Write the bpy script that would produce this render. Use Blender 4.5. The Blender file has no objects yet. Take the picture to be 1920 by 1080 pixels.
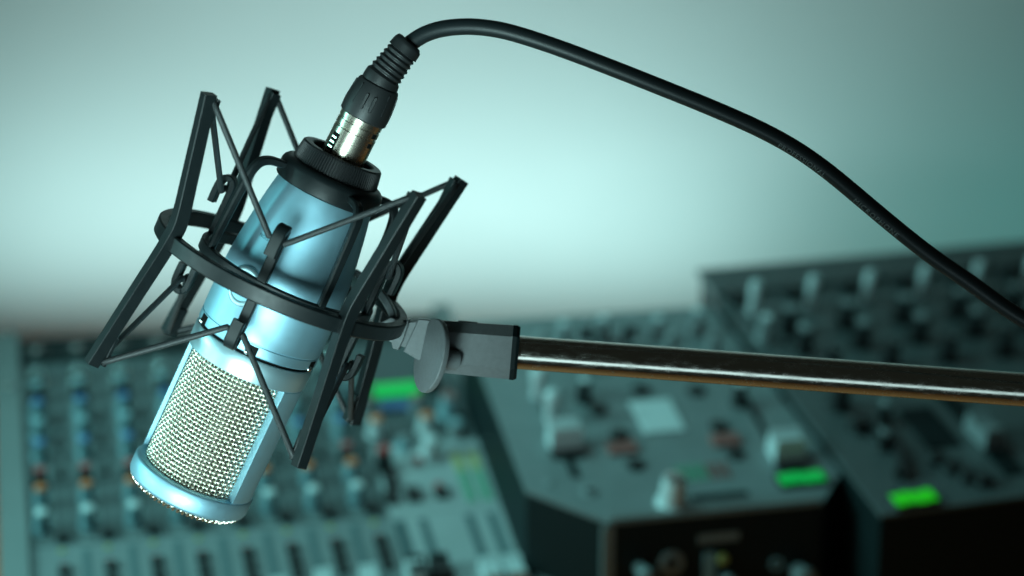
import bpy, bmesh, math, random
from mathutils import Vector, Matrix, Quaternion
random.seed(7)
PI = math.pi
R = math.radians
MM = 0.001
scene = bpy.context.scene
C = scene.collection

# ------------------------------------------------------------------ camera, world, lamps, exposure
cam_d = bpy.data.cameras.new('camera')
cam = bpy.data.objects.new('camera', cam_d); C.objects.link(cam)
cam.location = (0, 0, 0.55); cam.rotation_euler = (R(75), 0, 0)
cam_d.lens = 70; cam_d.sensor_width = 36; cam_d.clip_start = 0.02; cam_d.clip_end = 50
cam_d.dof.use_dof = True; cam_d.dof.focus_distance = 0.812; cam_d.dof.aperture_fstop = 4.3
scene.camera = cam

world = bpy.data.worlds.new('World'); scene.world = world; world.use_nodes = True
bg = world.node_tree.nodes['Background']
bg.inputs[0].default_value = (0.85, 1.0, 0.80, 1); bg.inputs[1].default_value = 0.012

def lamp(kind, name, loc, target, energy, color, **kw):
    d = bpy.data.lights.new(name, kind); o = bpy.data.objects.new(name, d); C.objects.link(o)
    o.location = loc
    o.rotation_euler = (Vector(target) - Vector(loc)).to_track_quat('-Z', 'Y').to_euler()
    d.energy = energy; d.color = color
    for k, v in kw.items(): setattr(d, k, v)
    return o
# tall soft key with a grid, low and left of the camera
lamp('AREA', 'key_softbox', (-0.205, 0.43, 0.275), (-0.135, 0.81, 0.385), 0.53, (0.64, 1.0, 0.99), shape='RECTANGLE', size=0.22, size_y=0.36, spread=R(46))
# long strip below the camera: the streak along the boom and the under-light on the cable
lamp('AREA', 'front_strip', (0.06, 0.45, 0.18), (0.08, 0.80, 0.32), 0.060, (0.66, 0.95, 1.0), shape='RECTANGLE', size=0.80, size_y=0.12, spread=R(70))
# side softbox at the far left, level with the microphone
lamp('AREA', 'side_softbox', (-0.62, 0.60, 0.36), (0.0, 0.81, 0.345), 0.26, (0.64, 1.0, 0.99), shape='RECTANGLE', size=0.30, size_y=0.34, spread=R(60))
# shaded lamp above the consoles, to their left
lamp('SPOT', 'console_lamp', (-0.48, 1.33, 1.00), (-0.03, 1.19, 0.10), 18.0, (0.34, 1.0, 0.97), spot_size=R(54), spot_blend=0.9, shadow_soft_size=0.07)
# unseen fill added at far left, rakes light onto the knob sides
lamp('SPOT', 'console_side_fill', (-1.15, 0.80, 0.66), (-0.02, 1.15, 0.06), 48.0, (0.36, 1.0, 0.97), spot_size=R(47), spot_blend=1.0, shadow_soft_size=0.12)
# pale strip lamp behind the consoles washes the wall from below
lamp('AREA', 'wall_strip', (-0.15, 1.55, 0.085), (-0.15, 1.602, 0.277), 1.28, (0.67, 0.985, 0.98), shape='RECTANGLE', size=0.68, size_y=0.03)
lamp('AREA', 'wall_teal_fill', (0.0, 1.54, 0.07), (0.0, 1.57, 0.32), 0.40, (0.08, 1.0, 0.94), shape='RECTANGLE', size=1.5, size_y=0.03)  # wider unseen teal fill, added to tint the darker wall

scene.view_settings.view_transform = 'Standard'; scene.view_settings.look = 'None'
scene.view_settings.exposure = 0.0; scene.view_settings.gamma = 1.0
scene.view_settings.use_curve_mapping = False
scene.cycles.use_denoising = True

# ------------------------------------------------------------------ materials
def mat(name, col, rough=0.5, metal=0.0, bump=None, var=0.0, var_scale=60.0, emit=None, estr=0.0, spec=0.5, rvar=0.0, coat=0.0, aniso=0.0):
    m = bpy.data.materials.new(name); m.use_nodes = True
    nt = m.node_tree; b = nt.nodes['Principled BSDF']
    b.inputs['Base Color'].default_value = (*col, 1); b.inputs['Roughness'].default_value = rough
    b.inputs['Metallic'].default_value = metal; b.inputs['Specular IOR Level'].default_value = spec
    b.inputs['Coat Weight'].default_value = coat; b.inputs['Anisotropic'].default_value = aniso
    if emit:
        b.inputs['Emission Color'].default_value = (*emit, 1); b.inputs['Emission Strength'].default_value = estr
    tc = nt.nodes.new('ShaderNodeTexCoord')
    if var > 0 or rvar > 0:
        n = nt.nodes.new('ShaderNodeTexNoise'); n.inputs['Scale'].default_value = var_scale; n.inputs['Detail'].default_value = 6
        nt.links.new(tc.outputs['Object'], n.inputs['Vector'])
        if var > 0:
            r = nt.nodes.new('ShaderNodeValToRGB'); nt.links.new(n.outputs['Fac'], r.inputs['Fac'])
            r.color_ramp.elements[0].position = 0.3; r.color_ramp.elements[1].position = 0.7
            r.color_ramp.elements[0].color = (*[c * (1 - var) for c in col], 1)
            r.color_ramp.elements[1].color = (*[min(1, c * (1 + var)) for c in col], 1)
            nt.links.new(r.outputs['Color'], b.inputs['Base Color'])
        if rvar > 0:
            mr = nt.nodes.new('ShaderNodeMapRange'); nt.links.new(n.outputs['Fac'], mr.inputs['Value'])
            mr.inputs['From Min'].default_value = 0.3; mr.inputs['From Max'].default_value = 0.7
            mr.inputs['To Min'].default_value = max(0.02, rough - rvar); mr.inputs['To Max'].default_value = rough + rvar
            nt.links.new(mr.outputs['Result'], b.inputs['Roughness'])
    if bump:
        sc, st = bump
        n2 = nt.nodes.new('ShaderNodeTexNoise'); n2.inputs['Scale'].default_value = sc; n2.inputs['Detail'].default_value = 3
        nt.links.new(tc.outputs['Object'], n2.inputs['Vector'])
        bp = nt.nodes.new('ShaderNodeBump'); bp.inputs['Strength'].default_value = st; bp.inputs['Distance'].default_value = 0.0003
        nt.links.new(n2.outputs['Fac'], bp.inputs['Height']); nt.links.new(bp.outputs['Normal'], b.inputs['Normal'])
    return m

M_BLUE = mat('blue_satin_metal', (0.34, 0.60, 0.72), 0.52, 0.86, bump=(2500, 0.05), rvar=0.03, var_scale=400)
M_BASKET = mat('pale_blue_basket_metal', (0.46, 0.68, 0.75), 0.38, 0.8, bump=(2500, 0.05))
M_WIRE = mat('nickel_wire', (0.76, 0.735, 0.63), 0.34, 1.0)
M_INSIDE = mat('dark_inner_gauze', (0.34, 0.35, 0.31), 0.45, 0.7)
M_BLACK = mat('black_moulded_plastic', (0.007, 0.0105, 0.0115), 0.42, 0.0, bump=(1800, 0.12), rvar=0.05, var_scale=300, spec=0.32)
M_KNURL = mat('black_gloss_plastic', (0.010, 0.011, 0.012), 0.38, 0.0)
M_GREY = mat('grey_clamp_plastic', (0.14, 0.155, 0.16), 0.5, 0.0, bump=(2200, 0.15), var=0.08, var_scale=500)
M_RUBBER = mat('black_rubber', (0.013, 0.015, 0.016), 0.46, 0.0, bump=(900, 0.05))
M_CABLE = mat('black_cable_sheath', (0.012, 0.018, 0.020), 0.42, 0.0, bump=(700, 0.03))
M_LETTER_LIT = mat('lettering_lit_grey', (0.13, 0.145, 0.145), 0.45)  # letters are sheath black; grey painted in as if catching light
M_NICKEL = mat('nickel_connector_shell', (0.80, 0.74, 0.62), 0.27, 1.0, bump=(2600, 0.02), rvar=0.015, var_scale=900)
M_RECESS_SHADE = mat('painted_recess_shade', (0.006, 0.007, 0.007), 0.7, spec=0.08)  # near-black painted in for the shade inside notches, slots and gaps
M_ENGRAVE = mat('engraved_blue', (0.05, 0.16, 0.20), 0.5, 0.6)
M_SILVER = mat('polished_silver', (0.85, 0.86, 0.84), 0.18, 1.0)

def chrome():
    m = mat('chrome_tube', (0.72, 0.70, 0.64), 0.08, 1.0)
    nt = m.node_tree; b = nt.nodes['Principled BSDF']; tc = nt.nodes.new('ShaderNodeTexCoord')
    mp = nt.nodes.new('ShaderNodeMapping'); mp.inputs['Scale'].default_value = (1, 1, 0.3); nt.links.new(tc.outputs['Object'], mp.inputs['Vector'])
    n = nt.nodes.new('ShaderNodeTexNoise'); n.inputs['Scale'].default_value = 420; n.inputs['Detail'].default_value = 8; n.inputs['Roughness'].default_value = 0.7
    nt.links.new(mp.outputs[0], n.inputs['Vector'])
    r = nt.nodes.new('ShaderNodeMapRange'); nt.links.new(n.outputs['Fac'], r.inputs[0])
    r.inputs[1].default_value = 0.45; r.inputs[2].default_value = 0.75; r.inputs[3].default_value = 0.14; r.inputs[4].default_value = 0.40
    nt.links.new(r.outputs[0], b.inputs['Roughness'])
    bp = nt.nodes.new('ShaderNodeBump'); bp.inputs['Strength'].default_value = 0.10; bp.inputs['Distance'].default_value = 0.0002
    nt.links.new(n.outputs['Fac'], bp.inputs['Height']); nt.links.new(bp.outputs['Normal'], b.inputs['Normal'])
    return m
M_CHROME = chrome()

def braid():                                        # woven sheath of the elastic cords, from the tube's own UV
    m = mat('braided_elastic', (0.020, 0.023, 0.024), 0.55, 0.0)
    nt = m.node_tree; b = nt.nodes['Principled BSDF']
    uv = nt.nodes.new('ShaderNodeUVMap'); uv.uv_map = 'UVMap'
    mp = nt.nodes.new('ShaderNodeMapping'); mp.inputs['Rotation'].default_value = (0, 0, R(35)); nt.links.new(uv.outputs[0], mp.inputs[0])
    ck = nt.nodes.new('ShaderNodeTexChecker'); ck.inputs['Scale'].default_value = 2200
    nt.links.new(mp.outputs[0], ck.inputs['Vector'])
    ck.inputs['Color1'].default_value = (0.007, 0.009, 0.010, 1); ck.inputs['Color2'].default_value = (0.034, 0.040, 0.042, 1)
    nt.links.new(ck.outputs['Color'], b.inputs['Base Color'])
    bp = nt.nodes.new('ShaderNodeBump'); bp.inputs['Strength'].default_value = 0.5; bp.inputs['Distance'].default_value = 0.0002
    nt.links.new(ck.outputs['Fac'], bp.inputs['Height']); nt.links.new(bp.outputs['Normal'], b.inputs['Normal'])
    return m
M_BRAID = braid()

def wood():
    m = mat('brown_wood_desk', (0.20, 0.10, 0.045), 0.45)
    nt = m.node_tree; b = nt.nodes['Principled BSDF']; tc = nt.nodes.new('ShaderNodeTexCoord')
    mp = nt.nodes.new('ShaderNodeMapping'); mp.inputs['Scale'].default_value = (2, 22, 22); nt.links.new(tc.outputs['Object'], mp.inputs[0])
    n = nt.nodes.new('ShaderNodeTexNoise'); n.inputs['Scale'].default_value = 3; n.inputs['Detail'].default_value = 8; nt.links.new(mp.outputs[0], n.inputs['Vector'])
    r = nt.nodes.new('ShaderNodeValToRGB'); nt.links.new(n.outputs['Fac'], r.inputs[0])
    r.color_ramp.elements[0].color = (0.50, 0.12, 0.04, 1); r.color_ramp.elements[1].color = (0.80, 0.22, 0.08, 1)
    nt.links.new(r.outputs[0], b.inputs['Base Color'])
    return m
M_WOOD = wood()
M_WALL = mat('painted_wall', (0.78, 0.80, 0.79), 0.85, bump=(300, 0.08), var=0.015, var_scale=8)

M_PAN_D = mat('dark_grey_console_paint', (0.07, 0.084, 0.087), 0.5, 0.0, var=0.08, var_scale=40, bump=(900, 0.1))
M_PAN_L = mat('pale_grey_console_paint', (0.34, 0.36, 0.365), 0.5, 0.0, var=0.04, var_scale=40)
M_PAN_F = mat('mid_grey_console_paint', (0.18, 0.20, 0.205), 0.5, 0.0, var=0.06, var_scale=40)
M_PAN_S = mat('strip_grey_paint', (0.15, 0.175, 0.18), 0.5, 0.0, var=0.06, var_scale=40)
M_PAN_M = mat('gunmetal_console_paint', (0.19, 0.215, 0.22), 0.45, 0.1, var=0.08, var_scale=40)
M_PAN_R = mat('charcoal_console_paint', (0.095, 0.108, 0.11), 0.45, 0.1, var=0.08, var_scale=40)
M_RAIL = mat('grey_side_rail', (0.20, 0.215, 0.215), 0.4, 0.3, var=0.05, var_scale=30)
M_CASE = mat('black_case_paint', (0.005, 0.011, 0.012), 0.55, spec=0.2)
M_KGREY = mat('knob_grey', (0.20, 0.225, 0.23), 0.4)
M_KTEAL = mat('knob_teal_grey', (0.22, 0.36, 0.40), 0.4)
M_SLOT = mat('slot_dark_teal', (0.06, 0.11, 0.12), 0.5)
M_KLIGHT = mat('knob_pale_grey', (0.56, 0.61, 0.62), 0.35)
M_KDARK = mat('knob_black', (0.014, 0.015, 0.016), 0.4)
M_BLUEC = mat('cap_blue', (0.03, 0.16, 0.38), 0.4)
M_REDC = mat('cap_red', (0.42, 0.035, 0.03), 0.4)
M_ORNG = mat('cap_orange', (0.75, 0.17, 0.03), 0.4)
M_YEL = mat('marking_yellow', (0.42, 0.40, 0.12), 0.5)
M_GRN = mat('marking_green', (0.10, 0.36, 0.22), 0.5)
M_BRONZE = mat('brick_red_button', (0.26, 0.09, 0.08), 0.5)
M_METAL = mat('brushed_aluminium', (0.62, 0.64, 0.63), 0.3, 1.0)
M_GLOW = mat('lit_green_display', (0.0, 0.1, 0.02), 0.4, emit=(0.0, 0.50, 0.08), estr=0.85)
M_GLOW2 = mat('lit_green_button', (0.0, 0.1, 0.02), 0.4, emit=(0.0, 0.40, 0.06), estr=0.85)
M_GLOW3 = mat('lit_lime_button', (0.0, 0.1, 0.0), 0.4, emit=(0.01, 0.48, 0.0), estr=0.85)
M_LCD = mat('blue_display_glass', (0.05, 0.13, 0.28), 0.3)

# ------------------------------------------------------------------ helpers
def obj(name, vf, m, parent=None, mtx=None, smooth=True, angle=35, uvs=None):
    v, f = vf[0], vf[1]
    me = bpy.data.meshes.new(name); me.from_pydata([tuple(p) for p in v], [], f); me.validate(); me.update()
    if len(vf) > 2 and vf[2]:
        ul = me.uv_layers.new(name='UVMap')
        for lp in me.loops: ul.data[lp.index].uv = vf[2][lp.vertex_index]
    bm = bmesh.new(); bm.from_mesh(me); bmesh.ops.recalc_face_normals(bm, faces=bm.faces); bm.to_mesh(me); bm.free()
    if smooth:
        me.shade_smooth(); me.set_sharp_from_angle(angle=R(angle))
    me.materials.append(m)
    return place(name, me, parent, mtx)
def place(name, me, parent=None, mtx=None):
    o = bpy.data.objects.new(name, me); C.objects.link(o)
    if parent: o.parent = parent
    if mtx is not None: o.matrix_local = mtx
    return o
def thing(name, label, cat, loc=(0, 0, 0), rot=None, group=None):
    o = bpy.data.objects.new(name, None); C.objects.link(o); o.empty_display_size = 0.02
    m = (rot.to_4x4() if rot else Matrix.Identity(4)); m.translation = Vector(loc); o.matrix_world = m
    o['label'] = label; o['category'] = cat
    if group: o['group'] = group
    return o
def join(*parts):
    V, F, U = [], [], []
    hasuv = all(len(p) > 2 for p in parts)
    for p in parts:
        n = len(V); V += list(p[0]); F += [[i + n for i in f] for f in p[1]]
        if hasuv: U += p[2]
    return (V, F, U) if hasuv else (V, F)
def xf(vf, m):
    return ([m @ Vector(p) for p in vf[0]],) + tuple(vf[1:])
def lathe(prof, seg=64, cap0=True, cap1=True):
    V, F = [], []
    for r, z in prof:
        for i in range(seg):
            a = 2 * PI * i / seg; V.append((r * math.cos(a), r * math.sin(a), z))
    for j in range(len(prof) - 1):
        for i in range(seg):
            k = (i + 1) % seg; F.append([j * seg + i, j * seg + k, (j + 1) * seg + k, (j + 1) * seg + i])
    if cap0: F.append(list(range(seg))[::-1])
    if cap1: F.append([(len(prof) - 1) * seg + i for i in range(seg)])
    return V, F
def ring_prof(prof, seg=96):                       # closed profile revolved: rings and hoops
    V, F = [], []; n = len(prof)
    for r, z in prof:
        for i in range(seg):
            a = 2 * PI * i / seg; V.append((r * math.cos(a), r * math.sin(a), z))
    for j in range(n):
        jn = (j + 1) % n
        for i in range(seg):
            k = (i + 1) % seg; F.append([j * seg + i, j * seg + k, jn * seg + k, jn * seg + i])
    return V, F
def crect(w, h, c):                                # rectangle with chamfered corners, counter-clockwise
    x, y = w / 2, h / 2
    return [(-x + c, -y), (x - c, -y), (x, -y + c), (x, y - c), (x - c, y), (-x + c, y), (-x, y - c), (-x, -y + c)]
def sweep(path, sides, secs):                      # path points, fixed side vector per point, 2D section per point
    V, F = [], []; n = len(secs[0]); L = len(path)
    for i, p in enumerate(path):
        p = Vector(p); a = Vector(path[max(0, i - 1)]); b = Vector(path[min(L - 1, i + 1)])
        t = (b - a).normalized(); s = Vector(sides[i]).normalized(); s = (s - t * s.dot(t)).normalized(); u = t.cross(s)
        for x, y in secs[i]: V.append(p + s * x + u * y)
    for j in range(L - 1):
        for i in range(n):
            k = (i + 1) % n; F.append([j * n + i, j * n + k, (j + 1) * n + k, (j + 1) * n + i])
    F.append(list(range(n))[::-1]); F.append([(L - 1) * n + i for i in range(n)])
    return V, F
def frames(path, closed=False):
    L = len(path); T = []
    for i in range(L):
        a = path[(i - 1) % L] if closed else path[max(0, i - 1)]; b = path[(i + 1) % L] if closed else path[min(L - 1, i + 1)]
        T.append((b - a).normalized())
    s = T[0].orthogonal().normalized(); S = []
    for t in T:
        s = (s - t * s.dot(t)).normalized(); S.append(s)
    return T, S
def tube(path, rad, seg=12, closed=False):
    path = [Vector(p) for p in path]; L = len(path); T, S = frames(path, closed)
    V, F, U = [], [], []; d = 0
    for i, p in enumerate(path):
        r = rad[i] if isinstance(rad, (list, tuple)) else rad
        if i: d += (p - path[i - 1]).length
        u = T[i].cross(S[i])
        for k in range(seg):
            a = 2 * PI * k / seg; V.append(p + S[i] * (r * math.cos(a)) + u * (r * math.sin(a)))
            U.append((d, abs(k - seg / 2) / seg * 2 * PI * r))
    for j in range(L if closed else L - 1):
        jn = (j + 1) % L
        for k in range(seg):
            q = (k + 1) % seg; F.append([j * seg + k, j * seg + q, jn * seg + q, jn * seg + k])
    if not closed:
        F.append(list(range(seg))[::-1]); F.append([(L - 1) * seg + k for k in range(seg)])
    return V, F, U
def catmull(pts, n=8):
    pts = [Vector(p) for p in pts]; out = []
    P = [pts[0] * 2 - pts[1]] + pts + [pts[-1] * 2 - pts[-2]]
    for i in range(1, len(P) - 2):
        a, b, c, d = P[i - 1:i + 3]
        for k in range(n):
            t = k / n
            out.append(0.5 * ((2 * b) + (c - a) * t + (2 * a - 5 * b + 4 * c - d) * t * t + (3 * b - a - 3 * c + d) * t ** 3))
    out.append(pts[-1]); return out
def box(x0, x1, y0, y1, z0, z1, c=0.0):            # box with chamfered upright and top edges
    if c <= 0:
        V = [(x, y, z) for z in (z0, z1) for x, y in ((x0, y0), (x1, y0), (x1, y1), (x0, y1))]
        return V, [[3, 2, 1, 0], [4, 5, 6, 7], [0, 1, 5, 4], [1, 2, 6, 5], [2, 3, 7, 6], [3, 0, 4, 7]]
    cx, cy = (x0 + x1) / 2, (y0 + y1) / 2; s = crect(x1 - x0, y1 - y0, c); s2 = crect(x1 - x0 - 2 * c, y1 - y0 - 2 * c, c * 0.5)
    V = [(cx + x, cy + y, z0) for x, y in s] + [(cx + x, cy + y, z1 - c) for x, y in s] + [(cx + x, cy + y, z1) for x, y in s2]
    F = [list(range(8))[::-1], [16 + i for i in range(8)]]
    for j in (0, 1):
        for i in range(8):
            k = (i + 1) % 8; F.append([j * 8 + i, j * 8 + k, (j + 1) * 8 + k, (j + 1) * 8 + i])
    return V, F
def text_mesh(body, size, spacing=1.0, depth=0.0):
    cu = bpy.data.curves.new('lettering', 'FONT'); cu.body = body; cu.size = size; cu.space_character = spacing; cu.extrude = depth; cu.resolution_u = 3
    o = bpy.data.objects.new('lettering', cu); C.objects.link(o)
    dg = bpy.context.evaluated_depsgraph_get(); me = bpy.data.meshes.new_from_object(o.evaluated_get(dg))
    vf = ([v.co.copy() for v in me.vertices], [list(p.vertices) for p in me.polygons])
    bpy.data.objects.remove(o); bpy.data.meshes.remove(me); bpy.data.curves.remove(cu)
    return vf
def scl(prof): return [(r * MM, z * MM) for r, z in prof]
def basis(X, Z):
    X = Vector(X).normalized(); Z = Vector(Z).normalized(); X = (X - Z * X.dot(Z)).normalized(); Y = Z.cross(X)
    return Matrix((X, Y, Z)).transposed()
def rad(az):                                       # unit radial vector; azimuth counted from local X towards the viewer (-Y)
    return Vector((math.cos(R(az)), -math.sin(R(az)), 0))
def tan(az): return Vector((-math.sin(R(az)), -math.cos(R(az)), 0))
def cyl(Rm, az, h): return rad(az) * (Rm * MM) + Vector((0, 0, h * MM))
def T3(x, y, z): return Matrix.Translation((x, y, z))

# ------------------------------------------------------------------ the setting: wall and desk
wall = obj('wall', ([(-4, 1.70, -0.9), (4, 1.70, -0.9), (4, 1.70, 2.6), (-4, 1.70, 2.6)], [[0, 1, 2, 3]]), M_WALL, smooth=False)
wall['kind'] = 'structure'
desk = obj('desk', box(-1.2, 1.2, 0.62, 1.69, -0.04, 0.0, 0.004), M_WOOD, smooth=False)
desk['label'] = 'brown wooden desk under the mixing consoles'; desk['category'] = 'desk'

# ------------------------------------------------------------------ microphone (local Z runs towards the cable end)
INNER = basis((0.89943, -0.11312, -0.42218), (0.43058, 0.06352, 0.90031)); INNER_LOC = Vector((-0.09315, 0.80438, 0.34126))
OUTER = basis((0.90723, -0.10887, -0.40631), (0.41429, 0.06405, 0.90789)); OUTER_LOC = Vector((-0.09579, 0.80428, 0.34086))
mic = thing('condenser_microphone', 'pale blue metal studio microphone with silver woven grille hanging upside down', 'microphone', INNER_LOC, INNER)
body_prof = [(24.6, -32.2), (26.1, -32.2), (26.6, -31.7), (26.6, -27.9), (26.35, -27.6), (26.35, -27.3), (26.6, -27.0), (26.65, -20), (26.6, -12), (26.4, -4), (25.9, 3), (25.2, 9), (24.4, 15), (23.5, 21), (22.6, 27), (21.7, 32), (20.9, 36), (19.5, 40), (17, 42)]
obj('body', lathe(scl(body_prof), 128), M_BLUE, mic)
obj('seam_gap', lathe(scl([(25.2, -33.6), (25.2, -32.0)]), 96), M_RECESS_SHADE, mic)
obj('basket_collar', lathe(scl([(22.5, -43.2), (26.0, -43.2), (26.4, -42.8), (26.5, -38), (26.5, -34.1), (26.1, -33.5), (24.5, -33.5)]), 128), M_BASKET, mic)
# two posts of the grille frame, each a thick arc
def arc_block(a0, a1, r0, r1, z0, z1, n=14, c=0.4):
    prof = [(r0, z0), (r1 - c, z0), (r1, z0 + c), (r1, z1 - c), (r1 - c, z1), (r0, z1)]
    V, F = [], []; m = len(prof)
    for i in range(n + 1):
        a = a0 + (a1 - a0) * i / n
        for r, z in prof: V.append(cyl(r, a, z))
    for i in range(n):
        for j in range(m):
            k = (j + 1) % m; F.append([i * m + j, i * m + k, (i + 1) * m + k, (i + 1) * m + j])
    F.append(list(range(m))); F.append([n * m + j for j in range(m)][::-1])
    return V, F
obj('grille_post', arc_block(6.5, 37.5, 22.9, 26.5, -96.5, -42.9), M_BLUE, mic)
obj('grille_post', arc_block(190, 217, 24.6, 26.5, -96.5, -42.9), M_BLUE, mic)
obj('end_ring', ring_prof(scl([(22.8, -95.9), (25.6, -95.9), (26.3, -96.2), (26.8, -96.9), (26.85, -100), (26.75, -103.5), (26.3, -104.6), (25.4, -105.2), (22.8, -105.2)]), 128), M_BLUE, mic)
# woven wire cylinder: warp and weft wires that pass over and under each other
def weave_cylinder(Rm, z0, z1, na, nz, rw, amp):
    parts = []; sub = 4; dz = (z1 - z0) / nz
    def wire(path, closed): parts.append(tube(path, rw * MM, 5, closed)[:2])
    for i in range(na):
        az = 360.0 * i / na
        path = []
        for k in range(nz * sub + 1):
            z = z0 + dz * k / sub; path.append(cyl(Rm + amp * math.cos(PI * (k / sub - 0.5)) * (1 if i % 2 else -1), az, z))
        wire(path, False)
    for j in range(nz):
        z = z0 + dz * (j + 0.5); path = []
        for k in range(na * sub):
            az = 360.0 * k / (na * sub); path.append(cyl(Rm - amp * math.cos(PI * k / sub) * (1 if j % 2 == 0 else -1) * -1, az, z))
        wire(path, True)
    return join(*parts)
gr = obj('wire_grille', weave_cylinder(22.05, -96, -43, 72, 29, 0.56, 0.46), M_WIRE, mic, angle=80); gr['kind'] = 'stuff'
obj('inner_gauze', lathe(scl([(20.6, -96.0), (20.6, -43.0)]), 64), M_INSIDE, mic)
def weave_dome(Rm, zrim, rise, pitch, rw, amp):
    parts = []; n = int(Rm / pitch)
    for d in (0, 1):
        for i in range(-n, n + 1):
            c = i * pitch
            if abs(c) > 0.76 * Rm: continue
            L = math.sqrt(max(0, Rm * Rm - c * c)); m = max(6, int(L / pitch * 4))
            path = []
            for k in range(-m, m + 1):
                t = L * math.sin(0.5 * PI * k / m) if L > 6 else L * k / m
                rr = min(1.0, math.hypot(c, t) / Rm)
                z = zrim - rise * math.sqrt(max(0.0, 1 - rr ** 5.0)) - amp * math.cos(PI * t / pitch) * (1 if (i + d) % 2 else -1)
                path.append(Vector((c, t, z) if d else (t, c, z)) * MM)
            parts.append(tube(path, rw * MM, 5)[:2])
    return join(*parts)
dm = obj('end_grille', weave_dome(25.4, -104.3, 3.9, 2.15, 0.60, 0.5), M_WIRE, mic, angle=80); dm['kind'] = 'stuff'
# latching notches with ball pins round the seam, as proud shade-dark blocks
for k in range(6):
    az = (14, 85, 146, 207, 268, 329)[k]
    nt_ = obj('latch_notch', arc_block(az - 5.6, az + 5.6, 25.0, 26.72, -32.3, -28.2, 4, 0.05), M_RECESS_SHADE, mic)
    bp_ = lathe([(0.0001, -0.0013), (0.0009, -0.0009), (0.0013, 0), (0.0009, 0.0009), (0.0001, 0.0013)], 12)
    obj('ball_pin', bp_, M_SILVER, nt_, T3(*cyl(26.5, az + 3.4, -31.6)), angle=180)
# round badge with three interlocked rings, wrapped on the body
def wrap(vf, az0, h0, Rm, lift, flip=False):
    out = []
    for p in vf[0]:
        x, y, z = p
        if flip: x, y = -x, -y
        out.append(cyl(Rm + (lift + z), az0 - math.degrees(x / Rm), h0 + y))
    return out, vf[1]
def annulus(r0, r1, cx=0, cy=0, seg=72, z=0.0, dz=0.0):
    V, F = [], []
    for i in range(seg):
        a = 2 * PI * i / seg
        for r, zz in ((r0, z), ((r0 + r1) / 2, z + dz), (r1, z)): V.append((cx + r * math.cos(a), cy + r * math.sin(a), zz))
    for i in range(seg):
        k = (i + 1) % seg
        for j in (0, 1): F.append([i * 3 + j, i * 3 + j + 1, k * 3 + j + 1, k * 3 + j])
    return V, F
BAZ, BH, BR = 116.5, -8.4, 26.5
badge = obj('round_badge', wrap(annulus(6.0, 8.4, dz=0.6), BAZ, BH, BR, 0.08), M_BASKET, mic, angle=180)
obj('badge_rim', wrap(annulus(8.5, 8.95), BAZ, BH, BR, 0.10), M_ENGRAVE, badge)
for k in range(3):
    a = R(90 + 120 * k)
    obj('emblem_ring', wrap(annulus(2.35, 2.65, 1.55 * math.cos(a), 1.55 * math.sin(a), 40), BAZ, BH, BR, 0.10), M_ENGRAVE, badge)
tm = text_mesh('PERCEPTION', 2.1, 1.08)
w_ = max(p.x for p in tm[0])
tm = ([Vector((p.x - w_ / 2, p.y - 0.7, 0)) for p in tm[0]], tm[1])
obj('printed_name', wrap(tm, 112.5, 13.4, 24.62, 0.10, True), M_ENGRAVE, mic, smooth=False)

# ------------------------------------------------------------------ shock mount
sm = thing('shock_mount', 'black plastic spider shock mount with elastic cords cradling the microphone', 'shock mount', OUTER_LOC, OUTER)
IN = OUTER.to_4x4().inverted() @ Matrix.Translation(INNER_LOC - OUTER_LOC) @ INNER.to_4x4()
IN = (Matrix.Translation(OUTER_LOC) @ OUTER.to_4x4()).inverted() @ (Matrix.Translation(INNER_LOC) @ INNER.to_4x4())
obj('hoop', ring_prof(scl([(51.6, -2.6), (52.1, -3.2), (55.4, -3.2), (56.0, -2.6), (56.0, 2.8), (55.4, 3.4), (52.1, 3.4), (51.6, 2.8)]), 160), M_BLACK, sm, angle=30)
def arm(az, prof, wt, wr, c=0.55):
    pr = catmull([Vector((r, 0, h)) for r, h in prof], 5)
    path = [rad(az) * (p.x * MM) + Vector((0, 0, p.z * MM)) for p in pr]; n = len(path)
    secs = []
    for i in range(n):
        k = abs(i / (n - 1) - 0.47) * 2
        secs.append([(x * MM, y * MM) for x, y in crect(wt * (1 - 0.12 * k), wr * (1 - 0.12 * k), c)])
    return sweep(path, [tan(az)] * n, secs)
oroll = 5.17
ARM = [(65.2, 62.0), (62.3, 47.5), (59.4, 33), (56.6, 19), (55.5, 13.2), (55.0, 9.5), (54.9, 6), (55.3, 2), (56.0, -2.5), (57.2, -9), (60.2, -24.5), (63.3, -41), (66.3, -57.5)]
for k in range(4):
    az = oroll + 45 + 90 * k
    a = obj('outer_arm', arm(az, ARM, 5.4, 6.0, 0.28), M_BLACK, sm, angle=28)
    # cleft prong at each end that traps the cord
    for (r0, h0, r1, h1) in ((60.6, 49, 60.9, 61.0), (60.8, -44, 61.6, -56.8)):
        p = [rad(az) * (r0 * MM) + Vector((0, 0, h0 * MM)), rad(az) * (r1 * MM) + Vector((0, 0, h1 * MM))]
        s = [(x * MM, y * MM) for x, y in crect(4.4, 1.7, 0.25)]
        p = [q - tan(az) * 0.0 for q in p]
        obj('end_prong', sweep(p, [tan(az)] * 2, [s, s]), M_BLACK, a, angle=28)
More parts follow.
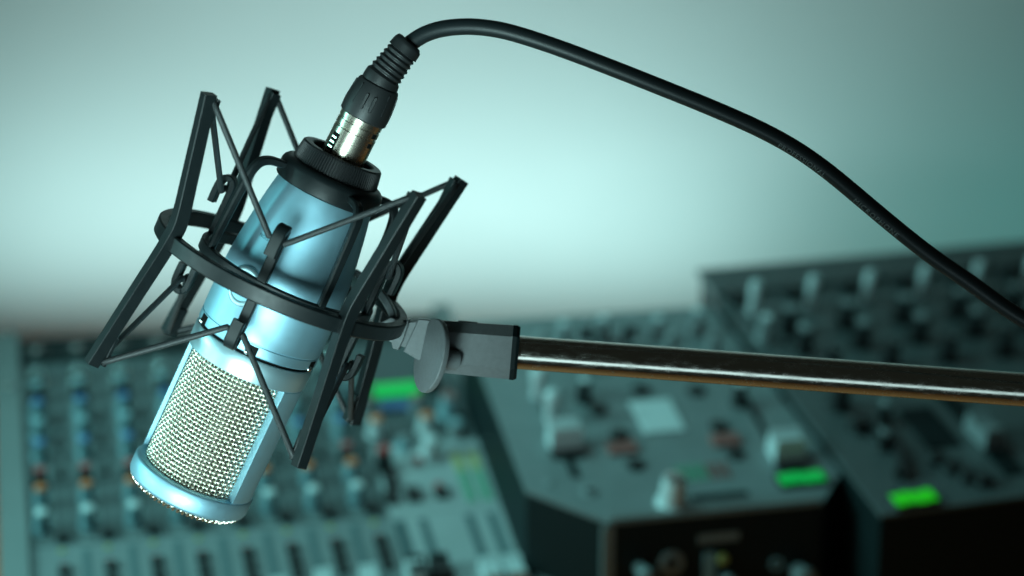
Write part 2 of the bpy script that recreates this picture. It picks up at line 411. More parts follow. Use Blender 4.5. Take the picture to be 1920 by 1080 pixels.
# inner cradle: collar, knurled ring, cage arms, ring and hooked posts
col = obj('collar', ring_prof(scl([(20.8, 37.2), (22.0, 37.2), (22.5, 37.8), (22.6, 43.6), (22.0, 45.2), (20.6, 46.4), (18.6, 46.9), (12.5, 46.9), (12.5, 43.0), (17.0, 41.9), (19.8, 39.8)]), 128), M_BLACK, sm, IN, angle=30)
def knurled():
    seg = 96; V, F = [], []
    prof = [(17.2, 46.2, 0), (18.3, 46.3, 0), (18.7, 47.0, 1), (18.1, 51, 1), (17.6, 54.0, 1), (16.9, 54.7, 0), (13.9, 54.7, 0), (13.4, 54.0, 0), (13.2, 45.6, 0)]
    for r, z, kn in prof:
        for i in range(seg * 4):
            a = 2 * PI * i / (seg * 4); rr = r - (0.55 if kn and i % 4 in (0, 1) else 0)
            V.append((rr * MM * math.cos(a), rr * MM * math.sin(a), z * MM))
    n = seg * 4
    for j in range(len(prof)):
        jn = (j + 1) % len(prof)
        for i in range(n): F.append([j * n + i, j * n + (i + 1) % n, jn * n + (i + 1) % n, jn * n + i])
    return V, F
obj('knurled_ring', knurled(), M_KNURL, sm, IN, angle=20)
iroll = 7.73
obj('cradle_ring', ring_prof(scl([(35.6, -4.4), (36.0, -4.8), (38.4, -4.8), (38.8, -4.4), (38.8, -0.4), (38.4, 0.0), (36.0, 0.0), (35.6, -0.4)]), 128), M_BLACK, sm, IN, angle=30)
CAGE = [(21.6, 42.2), (26.0, 42.2), (29.6, 41.8), (32.6, 40.2), (34.4, 37.2), (35.2, 33), (35.8, 26), (36.6, 12), (37.2, -2.4)]
for k in range(4):
    az = 11.0 + 45 + 90 * k
    obj('cradle_arm', arm(az, CAGE, 3.9, 3.6, 0.7), M_BLACK, sm, IN, angle=28)
HOOK = [(42.9, 11.8), (43.0, 17), (42.6, 21.6), (41.0, 23.6), (38.6, 23.8), (37.0, 21.6), (36.9, 17), (37.0, 5), (37.1, -8), (37.0, -21), (37.1, -26.2), (38.6, -28.4), (41.0, -28.3), (42.6, -26.2), (43.0, -22), (42.9, -17.2)]
for k in range(4):
    az = iroll + 90 * k + (-1 if k == 1 else 0)
    pr = catmull([Vector((r, 0, h)) for r, h in HOOK], 4)
    path = [rad(az) * (p.x * MM) + Vector((0, 0, p.z * MM)) for p in pr]
    secs = [[(x * MM, y * MM) for x, y in crect(5.2 if (p.x > 38.2) else 4.4, 2.9, 0.5)] for p in pr]
    obj('hooked_post', sweep(path, [tan(az)] * len(path), secs), M_BLACK, sm, IN, angle=30)
# elastic cords, one loop above and one below, in and out between arms and hooks
def cord(upper):
    pts = []
    for k in range(4):
        az = iroll + 90 * k; ao = oroll + 45 + 90 * k
        hh = 18.2 if upper else -22.6
        for d in (-1, 0, 1):                       # round the post inside the hook
            a2 = az + d * 5.2; rr = 40.0
            pts.append(IN @ (cyl(rr, a2, hh + (1.2 if upper else -1.2) * (1 - abs(d)))))
        hh = 58.2 if upper else -54.0
        for d in (-1, 1):
            pts.append(cyl(62.4, ao + d * 1.6, hh + (1.0 if upper else -1.0)))
    out = []
    L = len(pts)
    for i in range(L):                             # straight spans with tight rounded turns
        p, q = pts[i], pts[(i + 1) % L]; n = 14 if (q - p).length > 0.012 else 3
        for t in range(n): out.append(p.lerp(q, t / n))
    return tube(out, 1.3 * MM, 10, True)
for up in (True, False): obj('elastic_cord', cord(up), M_BRAID, sm, angle=80)
# swivel clamp on the hoop's right side, built in the plane of the boom (x right, y up, z away)
OM = (Matrix.Translation(OUTER_LOC) @ OUTER.to_4x4()).inverted()
BU = Vector((0, 0.25882, 0.96593)); BF = Vector((0, 0.96593, -0.25882))
BK = OM @ (Matrix.Translation((-0.03807, 0.8023, 0.31416)) @ Matrix((Vector((1, 0, 0)), BU, -BF)).transposed().to_4x4())
PXM = 0.22393
def plate(px, d0, d1, ch=0.5):
    n = len(px); cx = sum(p[0] for p in px) / n; cy = sum(p[1] for p in px) / n
    def ringp(s, d): return [Vector((((x - 790) * PXM) * MM, (-(y - 630) * PXM) * MM, d * MM)) if s == 0 else Vector(((((x - 790) - (x - cx) * s) * PXM) * MM, (-((y - 630) - (y - cy) * s) * PXM) * MM, d * MM)) for x, y in px]
    V = ringp(0.06, d0) + ringp(0, d0 + ch) + ringp(0, d1 - ch) + ringp(0.06, d1); F = [list(range(n)), [3 * n + i for i in range(n)][::-1]]
    for j in range(3):
        for i in range(n):
            k = (i + 1) % n; F.append([j * n + i, j * n + k, (j + 1) * n + k, (j + 1) * n + i])
    return V, F
obj('clamp_fork', plate([(712, 606), (735, 594), (752, 600), (768, 598), (766, 611), (757, 638), (748, 656), (738, 652), (735, 641), (716, 629)], -6.5, 6.5), M_GREY, sm, BK, angle=25)
obj('pivot_web', plate([(762, 604), (792, 602), (788, 618), (764, 652), (750, 648)], -4.2, 4.2), M_GREY, sm, BK, angle=25)
obj('swivel_block', plate([(786, 597), (800, 598), (818, 603), (842, 606), (846, 640), (840, 694), (818, 690), (780, 671), (758, 658), (766, 640), (777, 616)], -6.8, 6.8), M_GREY, sm, BK, angle=25)
tp = catmull([Vector(((x - 790) * PXM * MM, -(y - 630) * PXM * MM, d * MM)) for x, y, d in ((668, 516, -22), (690, 532, -17), (712, 553, -10), (730, 578, -4), (741, 604, 0))], 5)
obj('clamp_tongue', sweep(tp, [Vector((0, 0, 1))] * len(tp), [[(x * MM, y * MM) for x, y in crect(9, 3.2, 0.5)]] * len(tp)), M_GREY, sm, BK, angle=30)
# thumb screw: flat round head on a short shaft
DN = Vector((-0.89, -0.3437, 0.2899)).normalized()
DM = OM @ (Matrix.Translation((-0.03457, 0.78681, 0.31045)) @ DN.to_track_quat('Z', 'Y').to_matrix().to_4x4())
ts = obj('thumb_screw', lathe(scl([(14.6, -2.9), (15.2, -2.6), (15.5, -2.0), (15.5, -0.6), (15.2, -0.2), (14.7, 0.0)]), 72), M_GREY, sm, DM, angle=30)
obj('screw_shaft', lathe(scl([(4.2, -13), (4.2, -2.9)]), 24), M_GREY, ts)
# socket that grips the boom: a chamfered sleeve with a dark lipped mouth
P0 = Vector((-0.02738, 0.80306, 0.30926)); P1 = Vector((0.00269, 0.80242, 0.30687)); pd = (P1 - P0).normalized()
SKM = OM @ (Matrix.Translation(P0) @ basis(BF, pd).to_4x4())
def sleeve_sec(s):
    pts = []; q = crect(22.4, 22.6, 4.6)
    for i in range(8):
        a, b = q[i], q[(i + 1) % 8]
        for k in range(5): pts.append(((a[0] + (b[0] - a[0]) * k / 5) * s * MM, (a[1] + (b[1] - a[1]) * k / 5) * s * MM))
    return pts
ln = (P1 - P0).length
def seclathe(stations):
    V, F = [], []; n = 40
    for z, s in stations:
        for x, y in sleeve_sec(s): V.append((x, y, z))
    for j in range(len(stations) - 1):
        for i in range(n): F.append([j * n + i, j * n + (i + 1) % n, (j + 1) * n + (i + 1) % n, (j + 1) * n + i])
    F.append(list(range(n))[::-1]); F.append([(len(stations) - 1) * n + i for i in range(n)]); return V, F
sk = obj('boom_socket', seclathe([(-0.004, 0.90), (-0.003, 0.96), (0.004, 0.97), (ln - 0.003, 1.0)]), M_GREY, sm, SKM, angle=30)
obj('socket_lip', seclathe([(ln - 0.003, 1.012), (ln - 0.0012, 1.012), (ln, 0.95)]), M_CASE, sk, angle=30)
obj('locking_slot', box(-0.004, 0.004, 0.0105, 0.0114, 0.004, 0.012), M_CASE, sk, smooth=False)

# ------------------------------------------------------------------ boom pole
A0 = Vector((0.0, 0.80247, 0.30709)); A1 = Vector((0.32323, 0.79632, 0.28411)); bd = (A1 - A0).normalized()
BM = Matrix.Translation(A0) @ basis(BF, bd).to_4x4(); bl = (A1 - A0).length
boom = obj('boom_pole', lathe([(0.0071, -0.008), (0.0071, bl * 0.5), (0.0071, bl)], 96), M_CHROME, None, BM)
boom['label'] = 'shiny chrome boom tube reaching in from the right to the grey clamp'; boom['category'] = 'boom pole'

# ------------------------------------------------------------------ cable with its plug
cable = thing('microphone_cable', 'thick black cable arching from the top of the microphone to the right', 'cable', (-0.069, 0.806, 0.391))
CI = Matrix.Translation((-0.069, 0.806, 0.391)).inverted()
CP = [(-0.04306, 0.80978, 0.4348), (-0.04002, 0.81045, 0.43732), (-0.0348, 0.81124, 0.44026), (-0.02719, 0.8118, 0.44236), (-0.01653, 0.81197, 0.44299), (-0.00761, 0.81169, 0.44194), (0.0, 0.8113, 0.44047), (0.01631, 0.80995, 0.43543), (0.03262, 0.80837, 0.42955), (0.04894, 0.80674, 0.42345), (0.06525, 0.80505, 0.41715), (0.07612, 0.80392, 0.41295), (0.087, 0.80274, 0.40854), (0.09788, 0.8015, 0.40392), (0.10875, 0.80009, 0.39866), (0.11963, 0.79841, 0.39236), (0.1305, 0.79632, 0.38459), (0.14138, 0.79396, 0.37576), (0.15225, 0.79159, 0.36694), (0.16312, 0.78929, 0.35833), (0.174, 0.78715, 0.35034), (0.18488, 0.78529, 0.34341), (0.19575, 0.78321, 0.33564), (0.20641, 0.78135, 0.3287), (0.22402, 0.7787, 0.31883), (0.2436, 0.77645, 0.31043), (0.2697, 0.7742, 0.30202)]
cpath = catmull(CP, 14); CR = 3.4 * MM
for _ in range(80): cpath = [cpath[0]] + [cpath[i] * 0.5 + (cpath[i - 1] + cpath[i + 1]) * 0.25 for i in range(1, len(cpath) - 1)] + [cpath[-1]]
obj('sheath', tube(cpath, CR, 28), M_CABLE, cable, CI, angle=80)
# raised lettering that follows the cable
acc = [0.0]
for i in range(1, len(cpath)): acc.append(acc[-1] + (cpath[i] - cpath[i - 1]).length)
def at_s(s):
    for i in range(1, len(acc)):
        if acc[i] >= s:
            t = (s - acc[i - 1]) / (acc[i] - acc[i - 1]); return cpath[i - 1].lerp(cpath[i], t), (cpath[i] - cpath[i - 1]).normalized()
    return cpath[-1], (cpath[-1] - cpath[-2]).normalized()
start = min(range(len(cpath)), key=lambda i: (cpath[i] - Vector((0.1095, 0.800, 0.398))).length)
def cable_text(body, s0, size, sp):
    tmx = text_mesh(body, size, sp, 0.00012); V = []
    for p in tmx[0]:
        c, t = at_s(s0 + p.x); v = Vector((0, -0.966, 0.2588)); v = (v - t * v.dot(t)).normalized(); d = t.cross(v)
        if d.z > 0: d = -d
        ph = R(63) - p.y / CR
        V.append(c + (v * math.cos(ph) + d * math.sin(ph)) * (CR + 0.00004 + p.z))
    return V, tmx[1]
obj('raised_lettering', cable_text('PROFESSIONAL', acc[start], 0.0031, 1.12), M_LETTER_LIT, cable, CI, smooth=False)
obj('raised_lettering', cable_text('MICROPHONE', acc[start] + 0.0385, 0.0031, 1.22), M_LETTER_LIT, cable, CI, smooth=False)
# plug: nickel shell, black boot, ribbed strain relief
PL = [Vector(p) for p in [(-0.06919, 0.80627, 0.39081), (-0.06058, 0.80713, 0.40754), (-0.05407, 0.80788, 0.41998), (-0.04833, 0.80883, 0.42817), (-0.04306, 0.80978, 0.4348), (-0.04002, 0.81045, 0.43732)]]
d0 = (PL[1] - PL[0]).normalized(); side = Vector((0, -0.966, 0.2588))
SB = basis(side - d0 * side.dot(d0), d0).to_4x4(); L01 = (PL[1] - PL[0]).length * 1000
PM = CI @ Matrix.Translation(PL[0]) @ SB
shell = obj('plug_shell', lathe(scl([(9.0, -8), (9.3, -7.5), (9.3, 10.6), (9.05, 10.9), (9.05, 11.4), (9.3, 11.7), (9.3, 14.0), (9.05, 14.3), (9.05, 14.9), (9.3, 15.2), (9.3, L01 + 2)]), 72), M_NICKEL, cable, PM, angle=25)
# press latch in its slot, on the side facing left of the viewer (+Y of the shell frame is left or right: set below)
def on_shell(az, z): return Matrix.Rotation(R(az), 4, 'Z') @ T3(0.0093, 0, z * MM)
LAT = -1
sl = obj('latch_slot', box(-0.0006, 0.00006, -0.0018, 0.0018, -0.0075, 0.0065), M_RECESS_SHADE, shell, on_shell(38 * LAT, 1.5), smooth=False)
for k in range(6): obj('latch_ridge', box(-0.0004, 0.0004, -0.0013, 0.0012, -0.0004, 0.0004), M_NICKEL, sl, T3(0, 0, (-6 + 2.1 * k) * MM), smooth=False)
for z in (8.6, 12.9): obj('shell_window', box(-0.0006, 0.00006, -0.0012, 0.0012, -0.0010, 0.0010), M_RECESS_SHADE, shell, on_shell(-62 * LAT, z), smooth=False)
d1 = (PL[2] - PL[1]).normalized(); L12 = (PL[2] - PL[1]).length * 1000
BTM = CI @ Matrix.Translation(PL[1]) @ basis(side - d1 * side.dot(d1), d1).to_4x4()
boot = obj('plug_boot', lathe(scl([(9.3, -1.8), (10.1, -1.2), (10.3, 1.5), (10.2, 5), (9.8, 9), (9.2, L12 - 2), (8.7, L12 - 0.5), (8.1, L12)]), 72), M_RUBBER, cable, BTM, angle=30)
def capsule(L, w, t):
    pts = []
    for i in range(9): a = PI * i / 8; pts.append((w * math.cos(a), L / 2 + w * math.sin(a)))
    for i in range(9): a = PI + PI * i / 8; pts.append((w * math.cos(a), -L / 2 + w * math.sin(a)))
    n = len(pts); V = [(0, x * MM, y * MM) for x, y in pts] + [(t * MM, x * 0.6 * MM, y * 0.94 * MM) for x, y in pts]
    F = [[n + i for i in range(n)]] + [[i, (i + 1) % n, n + (i + 1) % n, n + i] for i in range(n)]
    return V, F
for az in (14, -7):
    obj('grip_rib', capsule(5.6, 0.82, 0.75), M_RUBBER, boot, Matrix.Rotation(R(az), 4, 'Z') @ T3(0.0099, 0, 0.0062) @ Matrix.Rotation(R(-3), 4, 'Y'), angle=40)
for az in (46, -34, -75, 80, 140, 180, 220):
    obj('edge_rib', capsule(8.5, 0.36, 0.45), M_RUBBER, boot, Matrix.Rotation(R(az), 4, 'Z') @ T3(0.0096, 0, 0.0078) @ Matrix.Rotation(R(-5), 4, 'Y'), angle=40)
sp_ = catmull([PL[2] - d1 * 0.001, PL[2] + d1 * 0.003, PL[3], PL[4], PL[4] + ((PL[4] - PL[3]).normalized() * 0.75 + (PL[5] - PL[4]).normalized() * 0.25) * 0.0026], 40)
acc2 = [0.0]
for i in range(1, len(sp_)): acc2.append(acc2[-1] + (sp_[i] - sp_[i - 1]).length)
tot = acc2[-1]; rr = []
for s in acc2:
    u = s / tot; base = 8.0 - 1.8 * u
    if u < 0.20: r = base
    elif u < 0.76: r = base - 0.75 * (0.5 - 0.5 * math.cos((u - 0.20) / 0.56 * 2 * PI * 5.5)) - 0.15
    elif u < 0.90: r = base + 0.1
    else: r = base + 0.1 - 1.9 * (1 - math.sqrt(max(0.0, 1 - ((u - 0.90) / 0.10) ** 2)))
    rr.append(r * MM)
obj('strain_relief', tube(sp_, rr, 48), M_RUBBER, cable, CI, angle=60)

# ------------------------------------------------------------------ mixing consoles
TILT = R(16)
class Console:
    def __init__(s, name, label, loc, yaw, h, group):
        s.root = thing(name, label, 'mixing console', (loc[0], loc[1], 0), Matrix.Rotation(R(yaw), 3, 'Z'), group)
        s.T = T3(0, 0, h) @ Matrix.Rotation(TILT, 4, 'X')
    def at(s, u, v, z=0.0, rz=0.0): return s.T @ T3(u * MM, v * MM, z * MM) @ Matrix.Rotation(R(rz), 4, 'Z')
    def prism(s, outline):                         # outline in panel mm, upright sides down to the desk
        n = len(outline); top = [s.T @ Vector((u * MM, v * MM, 0)) for u, v in outline]
        V = top + [Vector((p.x, p.y, 0.006)) for p in top]
        F = [list(range(n)), [n + i for i in range(n)][::-1]] + [[i, (i + 1) % n, n + (i + 1) % n, n + i] for i in range(n)]
        return V, F
    def plate(s, name, u0, u1, v0, v1, z0, z1, m, c=0.4, parent=None):
        return obj(name, box(u0 * MM, u1 * MM, v0 * MM, v1 * MM, z0 * MM, z1 * MM, c * MM), m, parent or s.root, None if parent else s.T, angle=25)
KM = {}
def knob_mesh(kind, r, h, m):
    key = (kind, r, h, m.name)
    if key not in KM:
        if kind == 'skirt': vf = lathe(scl([(r * 1.25, 0), (r * 1.25, 0.8), (r * 1.02, 1.8), (r * 0.92, h * 0.75), (r * 0.86, h - 0.4), (r * 0.72, h)]), 20)
        elif kind == 'cap': vf = lathe(scl([(r, 0), (r * 0.98, h * 0.6), (r * 0.8, h)]), 20)
        elif kind == 'tall': vf = lathe(scl([(r * 0.75, 0), (r * 0.8, h * 0.45), (r, h * 0.55), (r, h - 0.8), (r * 0.8, h)]), 20)
        o = obj('tmp', vf, m, angle=40); KM[key] = o.data; bpy.data.objects.remove(o)
    return KM[key]
def box_mesh(w, l, h, m, c=0.5):
    key = ('box', w, l, h, m.name)
    if key not in KM:
        o = obj('tmp', box(-w / 2 * MM, w / 2 * MM, -l / 2 * MM, l / 2 * MM, 0, h * MM, c * MM), m, angle=25); KM[key] = o.data; bpy.data.objects.remove(o)
    return KM[key]
def fader_mesh(w, l, h, m):
    key = ('fader', w, l, h, m.name)
    if key not in KM:
        prof = [(-l / 2, 0), (l / 2, 0), (l / 2, h * 0.8), (l * 0.42, h), (l * 0.12, h * 0.78), (-l * 0.12, h * 0.78), (-l * 0.42, h), (-l / 2, h * 0.8)]
        n = len(prof); V = [(x * MM, y * MM, z * MM) for x in (-w / 2, w / 2) for y, z in prof]
        F = [list(range(n)), [n + i for i in range(n)]] + [[i, (i + 1) % n, n + (i + 1) % n, n + i] for i in range(n)]
        o = obj('tmp', (V, F), m, smooth=False); KM[key] = o.data; bpy.data.objects.remove(o)
    return KM[key]
def knob(c, u, v, r, h, mb, mc=None, kind='skirt', ch=1.0):
    k = place('knob', knob_mesh(kind, r, h, mb), c.root, c.at(u, v, 0.55))
    if mc: place('knob_cap', knob_mesh('cap', r * 0.78, ch, mc), k, T3(0, 0, (h - 0.15) * MM))
    k2 = place('pointer', box_mesh(0.7, r * 0.8, 0.35, M_KLIGHT, 0.1), k, Matrix.Rotation(R(random.uniform(-120, 120)), 4, 'Z') @ T3(0, r * 0.35 * MM, (h + (ch - 0.2 if mc else -0.1)) * MM))
    return k
def button(c, name, u, v, w, l, h, m): return place(name, box_mesh(w, l, h, m), c.root, c.at(u, v, 0.1))

# left console: eight channel strips and a pale master section
A = Console('mixing_console', 'grey multichannel mixer with orange and blue knobs at lower left', (-0.1617, 1.2397), 14, 0.105, 'mixing consoles on the desk')
obj('chassis', A.prism([(-155, -165), (144, -165), (144, 160), (-155, 160)]), M_PAN_D, A.root, smooth=False)
for u0, u1 in ((144.2, 157), (-172, -155.2)):
    rl = obj('side_rail', A.prism([(u0, -170), (u1, -170), (u1, 163), (u0, 163)]), M_RAIL, A.root, T3(0, 0, 0.005), smooth=False)
obj('rail_screw', lathe(scl([(3.4, 0), (3.4, 1.2), (2.6, 1.8)]), 20), M_METAL, rl, A.at(-163.5, 92, 0))
A.plate('rear_connector_strip', -154, 143, 128, 158, 0.1, 1.6, M_CASE)
A.plate('fader_panel', -154, 67.8, -164, -80, 0.1, 1.2, M_PAN_F)
A.plate('master_fader_panel', 68, 143, -164, -80, 0.1, 1.2, M_PAN_L)
A.plate('master_panel', 68, 143, -79.8, -4, 0.1, 1.2, M_PAN_L)
for k in range(8):
    u = -145.5 + 28 * k
    A.plate('channel_strip', u - 5.6, u + 6.6, -78, 112, 0.1, 0.5, M_PAN_S, 0.1)
    A.plate('channel_line', u - 12.2, u - 11.7, -78, 125, 0.1, 0.3, M_KGREY, 0.05)
    jk = place('jack_socket', knob_mesh('cap', 7.6, 1.6, M_KDARK), A.root, A.at(u + 2, 142, 1.5)); place('jack_hole', knob_mesh('cap', 3.2, 0.3, M_METAL), jk, T3(0, 0, 1.55 * MM))
    knob(A, u + 1.5, 104, 5.2, 10, M_METAL, M_KGREY)
    knob(A, u + 1.2, 82, 4.8, 13, M_KDARK, M_KTEAL)
    knob(A, u + 1, 61, 4.7, 13, M_KTEAL, M_BLUEC)
    knob(A, u + 0.8, 38, 4.7, 13, M_KTEAL, M_KTEAL)
    knob(A, u + 0.5, 14, 4.7, 13, M_KTEAL, M_BLUEC)
    knob(A, u, -15, 4.4, 12, M_KDARK, M_REDC)
    knob(A, u - 0.4, -36, 4.7, 13, M_KTEAL, M_ORNG, ch=1.8)
    knob(A, u - 0.9, -62, 5.2, 14, M_KTEAL, M_KLIGHT)
    for dv in (-8, 24, 50): A.plate('switch', u + 9.5, u + 14, dv, dv + 7, 0.1, 3.0, M_KDARK)
    ub = -134.6 + 27.4 * k
    button(A, 'mute_button', ub, -72, 9, 6.5, 4, M_KDARK)
    button(A, 'level_light', ub - 0.8, -86, 4, 2.6, 2.4, M_YEL)
    button(A, 'peak_light', ub - 0.5, -99.5, 3.2, 2.0, 2.4, M_REDC)
    for j in range(3): button(A, 'routing_button', ub - 0.3, -105.5 - 11.8 * j, 7.6, 7.0, 4.2, M_KDARK)
    A.plate('fader_slot', ub + 11.2, ub + 15.6, -156, -86, 1.25, 1.5, M_SLOT, 0.1)
    place('fader_cap', fader_mesh(10, 18, 9, M_KLIGHT), A.root, A.at(ub + 13.4, -148 + random.uniform(-2, 6), 1.5))
A.plate('green_display', 82, 114, 54.5, 67.5, 0.1, 3.2, M_GLOW)
A.plate('blue_display', 84, 103, 36, 47, 0.1, 2.6, M_LCD)
knob(A, 74.5, 10.4, 5.4, 13, M_KLIGHT, M_ORNG); knob(A, 72.5, 34, 4.6, 12, M_KGREY, M_BRONZE)
knob(A, 108.6, 10.1, 5.4, 13, M_KLIGHT, M_ORNG); knob(A, 107.5, 34, 4.6, 12, M_KGREY, M_BRONZE)
knob(A, 127.9, 27, 6.4, 16, M_KTEAL, M_BRONZE); knob(A, 122, 62, 6.2, 12, M_KDARK, M_KDARK); knob(A, 66, 62, 5, 12, M_KTEAL, M_KGREY)
knob(A, 128, 2, 5.4, 11, M_KGREY, M_KTEAL); knob(A, 90, -8, 4.4, 9, M_KTEAL, M_KGREY)
knob(A, 73.1, -27.2, 5.6, 14, M_KDARK, M_REDC, ch=2.4); knob(A, 106.1, -18.4, 6.2, 14, M_KLIGHT, M_KLIGHT)
button(A, 'red_light', 96.3, -27, 5, 4, 6, M_REDC)
for u, v, w, l in ((74.5, -46, 8, 16), (72.3, -62.5, 8.5, 12.5), (86.4, -61.5, 9.5, 13.5), (104.6, -63, 9, 9)): button(A, 'master_button', u, v, w, l, 4.5, M_KDARK)
button(A, 'red_light', 103.5, -57.5, 4.5, 3.5, 6.5, M_REDC)
for u0 in (118.5, 129.2):
    mt = A.plate('level_meter', u0, u0 + 8.4, -74, -14, 1.25, 1.6, M_PAN_L, 0.1)
    for j in range(15): A.plate('meter_light', u0 + 1, u0 + 7.4, -73 + 3.8 * j, -70.2 + 3.8 * j, 1.65, 2.0, M_BRONZE if j > 13 else (M_YEL if j > 8 else M_GRN), 0.1, parent=mt)
for u in (73, 87.4, 117.2, 131.6):
    A.plate('fader_slot', u - 2.6, u + 2.6, -156, -86, 1.25, 1.5, M_SLOT, 0.1)
    place('fader_cap', fader_mesh(11, 20, 10, M_KLIGHT if u > 100 else M_KDARK), A.root, A.at(u, -150 if u > 100 else -142, 1.5))

# middle console: gunmetal, chamfered front corners
B = Console('mixing_console', 'gunmetal DJ mixer with cut front corners, pale fader caps and black front', (0.1142, 1.1839), 14, 0.125, 'mixing consoles on the desk')
OUT = [(-74, -63.6), (62, -63.6), (84, -37), (67, 168), (-113, 168), (-115, -26)]
bc = obj('chassis', B.prism(OUT), M_CASE, B.root, smooth=False)
def face(c, name, outline, z0, z1, m):
    n = len(outline); V = [c.T @ Vector((u * MM, v * MM, z * MM)) for z in (z0, z1) for u, v in outline]
    F = [list(range(n))[::-1], [n + i for i in range(n)]] + [[i, (i + 1) % n, n + (i + 1) % n, n + i] for i in range(n)]
    return obj(name, (V, F), m, c.root, smooth=False)
face(B, 'top_panel', OUT, 0.1, 2.4, M_PAN_M)
B.plate('front_rail', -73, 61, -63, -56.5, 2.45, 3.6, M_RAIL)
B.plate('front_slot', -17, 19, -51, -46, 2.45, 2.9, M_CASE, 0.1)
Z = 2.5
def kb(u, v, r, h, mb, mc=None, kind='skirt'):
    k = knob(B, u, v, r, h, mb, mc, kind); k.matrix_local = B.at(u, v, Z); return k
for u, v in ((-84.2, 72), (-82.5, 44)): kb(u, v, 5.0, 22, M_KLIGHT, M_KLIGHT, 'tall')
def fcap(c, u, v, w, l, h, m, z=Z): return place('fader_cap', fader_mesh(w, l, h, m), c.root, c.at(u, v, z))
fcap(B, -80.5, 17, 20, 13, 17, M_KLIGHT); B.plate('fader_slot', -84, -78.5, -18, 62, Z, Z + 0.3, M_CASE, 0.1); B.plate('dark_plate', -91, -70, 2, 14, Z + 0.35, Z + 1.2, M_KDARK, 0.1)  # dark plate at the front of each cap, about its width
fcap(B, 55.7, -14, 20, 15, 17, M_KLIGHT); B.plate('fader_slot', 50, 54.5, -28, 56, Z, Z + 0.3, M_CASE, 0.1); B.plate('dark_plate', 46, 66, -30, -18, Z + 0.35, Z + 1.2, M_KDARK, 0.1)
kb(-55, 64, 4.6, 16, M_KDARK, M_KLIGHT); kb(45.5, 46, 4.6, 16, M_KDARK, M_KLIGHT)
kb(-31.2, -51.5, 8.0, 19, M_KLIGHT, M_METAL)
for u, v in ((-51.3, 131), (-36, 128), (-22.2, 135), (-6, 126), (15.1, 130), (17, 108), (46, 136), (46, 104), (-70, 120), (-44, 104), (-10, 100)): kb(u, v, 4.8, 17, M_KGREY if random.random() < 0.6 else M_KDARK, M_KLIGHT if random.random() < 0.5 else M_KGREY)
sq = B.plate('display_plate', -26, 1.5, 21, 57, Z, Z + 1.2, M_KLIGHT, 0.3)
for u, v in ((-48.8, 51.6), (-42.9, 22.4), (-42, -10.3), (-14, 70), (23.9, 22.6), (24.5, -8.3), (22, 64)):
    k = place('rubber_pad', knob_mesh('cap', 6.4, 2.2, M_KDARK), B.root, B.at(u, v, Z))
button(B, 'red_button', -45, 7.5, 19, 12, 5, M_BRONZE); button(B, 'red_button', 23.3, 6.5, 19, 12, 5, M_BRONZE)
for i in range(4):
    for j in range(7):
        B.plate('indicator_light', -18 + 5 * j, -14.8 + 5 * j, -31 + 4.2 * i, -28.6 + 4.2 * i, Z, Z + 0.7, M_GRN if j < 4 else M_BRONZE, 0.1)
gb = B.plate('green_display', 40.5, 72.5, -48, -34.5, Z, Z + 2.6, M_KDARK)
for q in range(4): B.plate('lit_digit', 41.6 + 7.6 * q, 48.4 + 7.6 * q, -46.6 + (q % 2) * 0.8, -36.2 + (q % 2) * 0.8, Z + 2.65, Z + 3.3, M_GLOW2, parent=gb)
rj = place('panel_jack', knob_mesh('cap', 5.4, 1.2, M_KGREY), B.root, B.at(-77.3, -33, Z)); place('jack_hole', knob_mesh('cap', 2.6, 0.2, M_KDARK), rj, T3(0, 0, 1.15 * MM))
place('panel_screw', knob_mesh('cap', 3.0, 0.8, M_KGREY), B.root, B.at(-99.5, -21, Z)); place('panel_screw', knob_mesh('cap', 3.0, 0.8, M_KGREY), B.root, B.at(-104, 150, Z))
# front face fittings (x along the face, z above the desk)
yf = -63.6 * MM * math.cos(TILT)
def front(x, z, out=0.2): return T3(x * MM, yf - out * MM, z * MM) @ Matrix.Rotation(R(90), 4, 'X')
obj('corner_highlight', box(-77.5 * MM, -70.5 * MM, yf - 0.0012, yf + 0.004, 0.006, 0.1065), M_RAIL, B.root, smooth=False)  # pale strip painting the highlight along the chamfered corner edge
place('front_knob', knob_mesh('tall', 5.2, 18, M_KGREY), B.root, front(-54, 78.5) @ Matrix.Rotation(R(0), 4, 'X'))
dl = obj('front_dial', ring_prof(scl([(4.0, 0), (8.0, 0), (8.0, 1.2), (4.0, 1.6)]), 32), M_KGREY, B.root, front(-34.1, 79.4)); place('dial_centre', knob_mesh('cap', 3.8, 0.8, M_KDARK), dl)
lbm = obj('front_label', box(-13 * MM, 13 * MM, -2.6 * MM, 2.6 * MM, 0, 0.5 * MM), M_KGREY, B.root, front(-4.3, 93.0), smooth=False)
obj('front_slider', box(-3.4 * MM, 3.4 * MM, -16 * MM, 8 * MM, 0, 1.5 * MM), M_KTEAL, B.root, front(-10, 76), smooth=False)
place('front_switch', knob_mesh('cap', 3.4, 3, M_YEL), B.root, front(-1.6, 79)); place('front_knob', knob_mesh('tall', 5, 12, M_KGREY), B.root, front(0.9, 66))
pj = obj('phones_jack', ring_prof(scl([(2.6, 0), (4.2, 0), (4.2, 1.0), (2.6, 1.0)]), 24), M_KTEAL, B.root, front(33.6, 72))
place('front_knob', knob_mesh('tall', 7, 16, M_KGREY), B.root, front(48, 66))

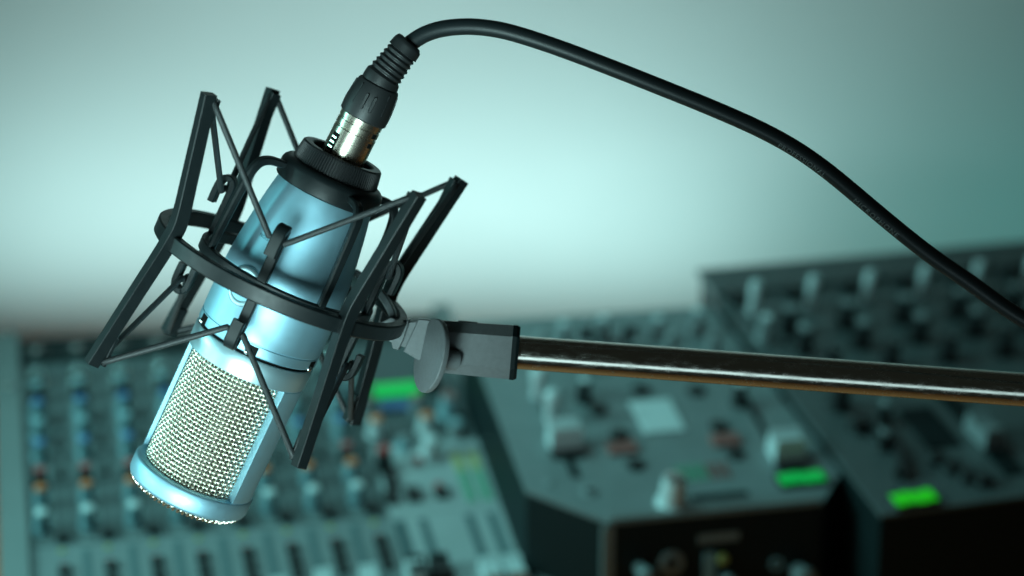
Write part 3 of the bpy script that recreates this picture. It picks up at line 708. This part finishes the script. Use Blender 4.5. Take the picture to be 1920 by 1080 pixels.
# right console: charcoal, taller knobs towards the back
D = Console('mixing_console', 'dark charcoal mixer with rows of tall knobs at the right edge', (0.2553, 1.2209), 19, 0.130, 'mixing consoles on the desk')
OUTD = [(-64, -86.7), (260, -86.7), (260, 196), (-62, 196)]
obj('chassis', D.prism(OUTD), M_CASE, D.root, smooth=False)
face(D, 'top_panel', OUTD, 0.1, 2.4, M_PAN_R)
D.plate('rear_hood', -62, 258, 172, 206, 2.45, 6, M_PAN_R, 1.0)
def kd(u, v, r, h, mb, mc=None, kind='skirt'):
    k = knob(D, u, v, r, h, mb, mc, kind); k.matrix_local = D.at(u, v, Z); return k
for k in range(7):
    u = -44.5 + 44.5 * k
    kd(u, 147, 4.2, 25, M_KLIGHT, M_KLIGHT, 'tall')
    kd(u + 15, 121, 6.6, 18, M_KDARK, M_KGREY); kd(u + 14, 95, 6.6, 18, M_KDARK, M_KGREY); kd(u + 22, 68, 6.4, 17, M_KDARK, M_KDARK)
    kd(u - 6, 164, 5.5, 9, M_KDARK, M_KDARK)
kd(-51, 113, 5.4, 18, M_KGREY, M_KLIGHT)
kd(-37, 27, 7, 19, M_KDARK, M_KDARK); kd(-14, 8, 5, 12, M_KDARK, M_KGREY)
D.plate('black_pad', -1, 24, -30, 14, Z, Z + 1.5, M_CASE)
D.plate('pitch_slot', 34, 50, -66, 30, Z, Z + 1, M_CASE); fcap(D, 40, -26, 13, 26, 14, M_KGREY, Z + 1)
for u, v in ((3, -53), (8, -64), (-2, -42), (16, -70)): button(D, 'black_button', u, v, 11, 8, 5, M_KDARK).matrix_local = D.at(u, v, Z)
# curved black lever by the green button
lv = catmull([Vector((u * MM, v * MM, 0.006)) for u, v in ((-42, -2), (-30, 2), (-22, -10), (-22, -28), (-28, -46), (-36, -56))], 6)
obj('curved_lever', sweep(lv, [Vector((0, 0, 1))] * len(lv), [[(x * MM, y * MM) for x, y in crect(6, 8, 1.2)]] * len(lv)), M_KDARK, D.root, D.T)
kd(-30, -22, 4.4, 12, M_KDARK, M_KGREY)
gd = D.plate('lime_display', -53, -22, -85, -70.5, Z, Z + 2.6, M_KDARK)
for q in range(4): D.plate('lit_digit', -52 + 7.4 * q, -45.4 + 7.4 * q, -83.6 + (q % 2), -72.2 + (q % 2), Z + 2.65, Z + 3.3, M_GLOW3, parent=gd)
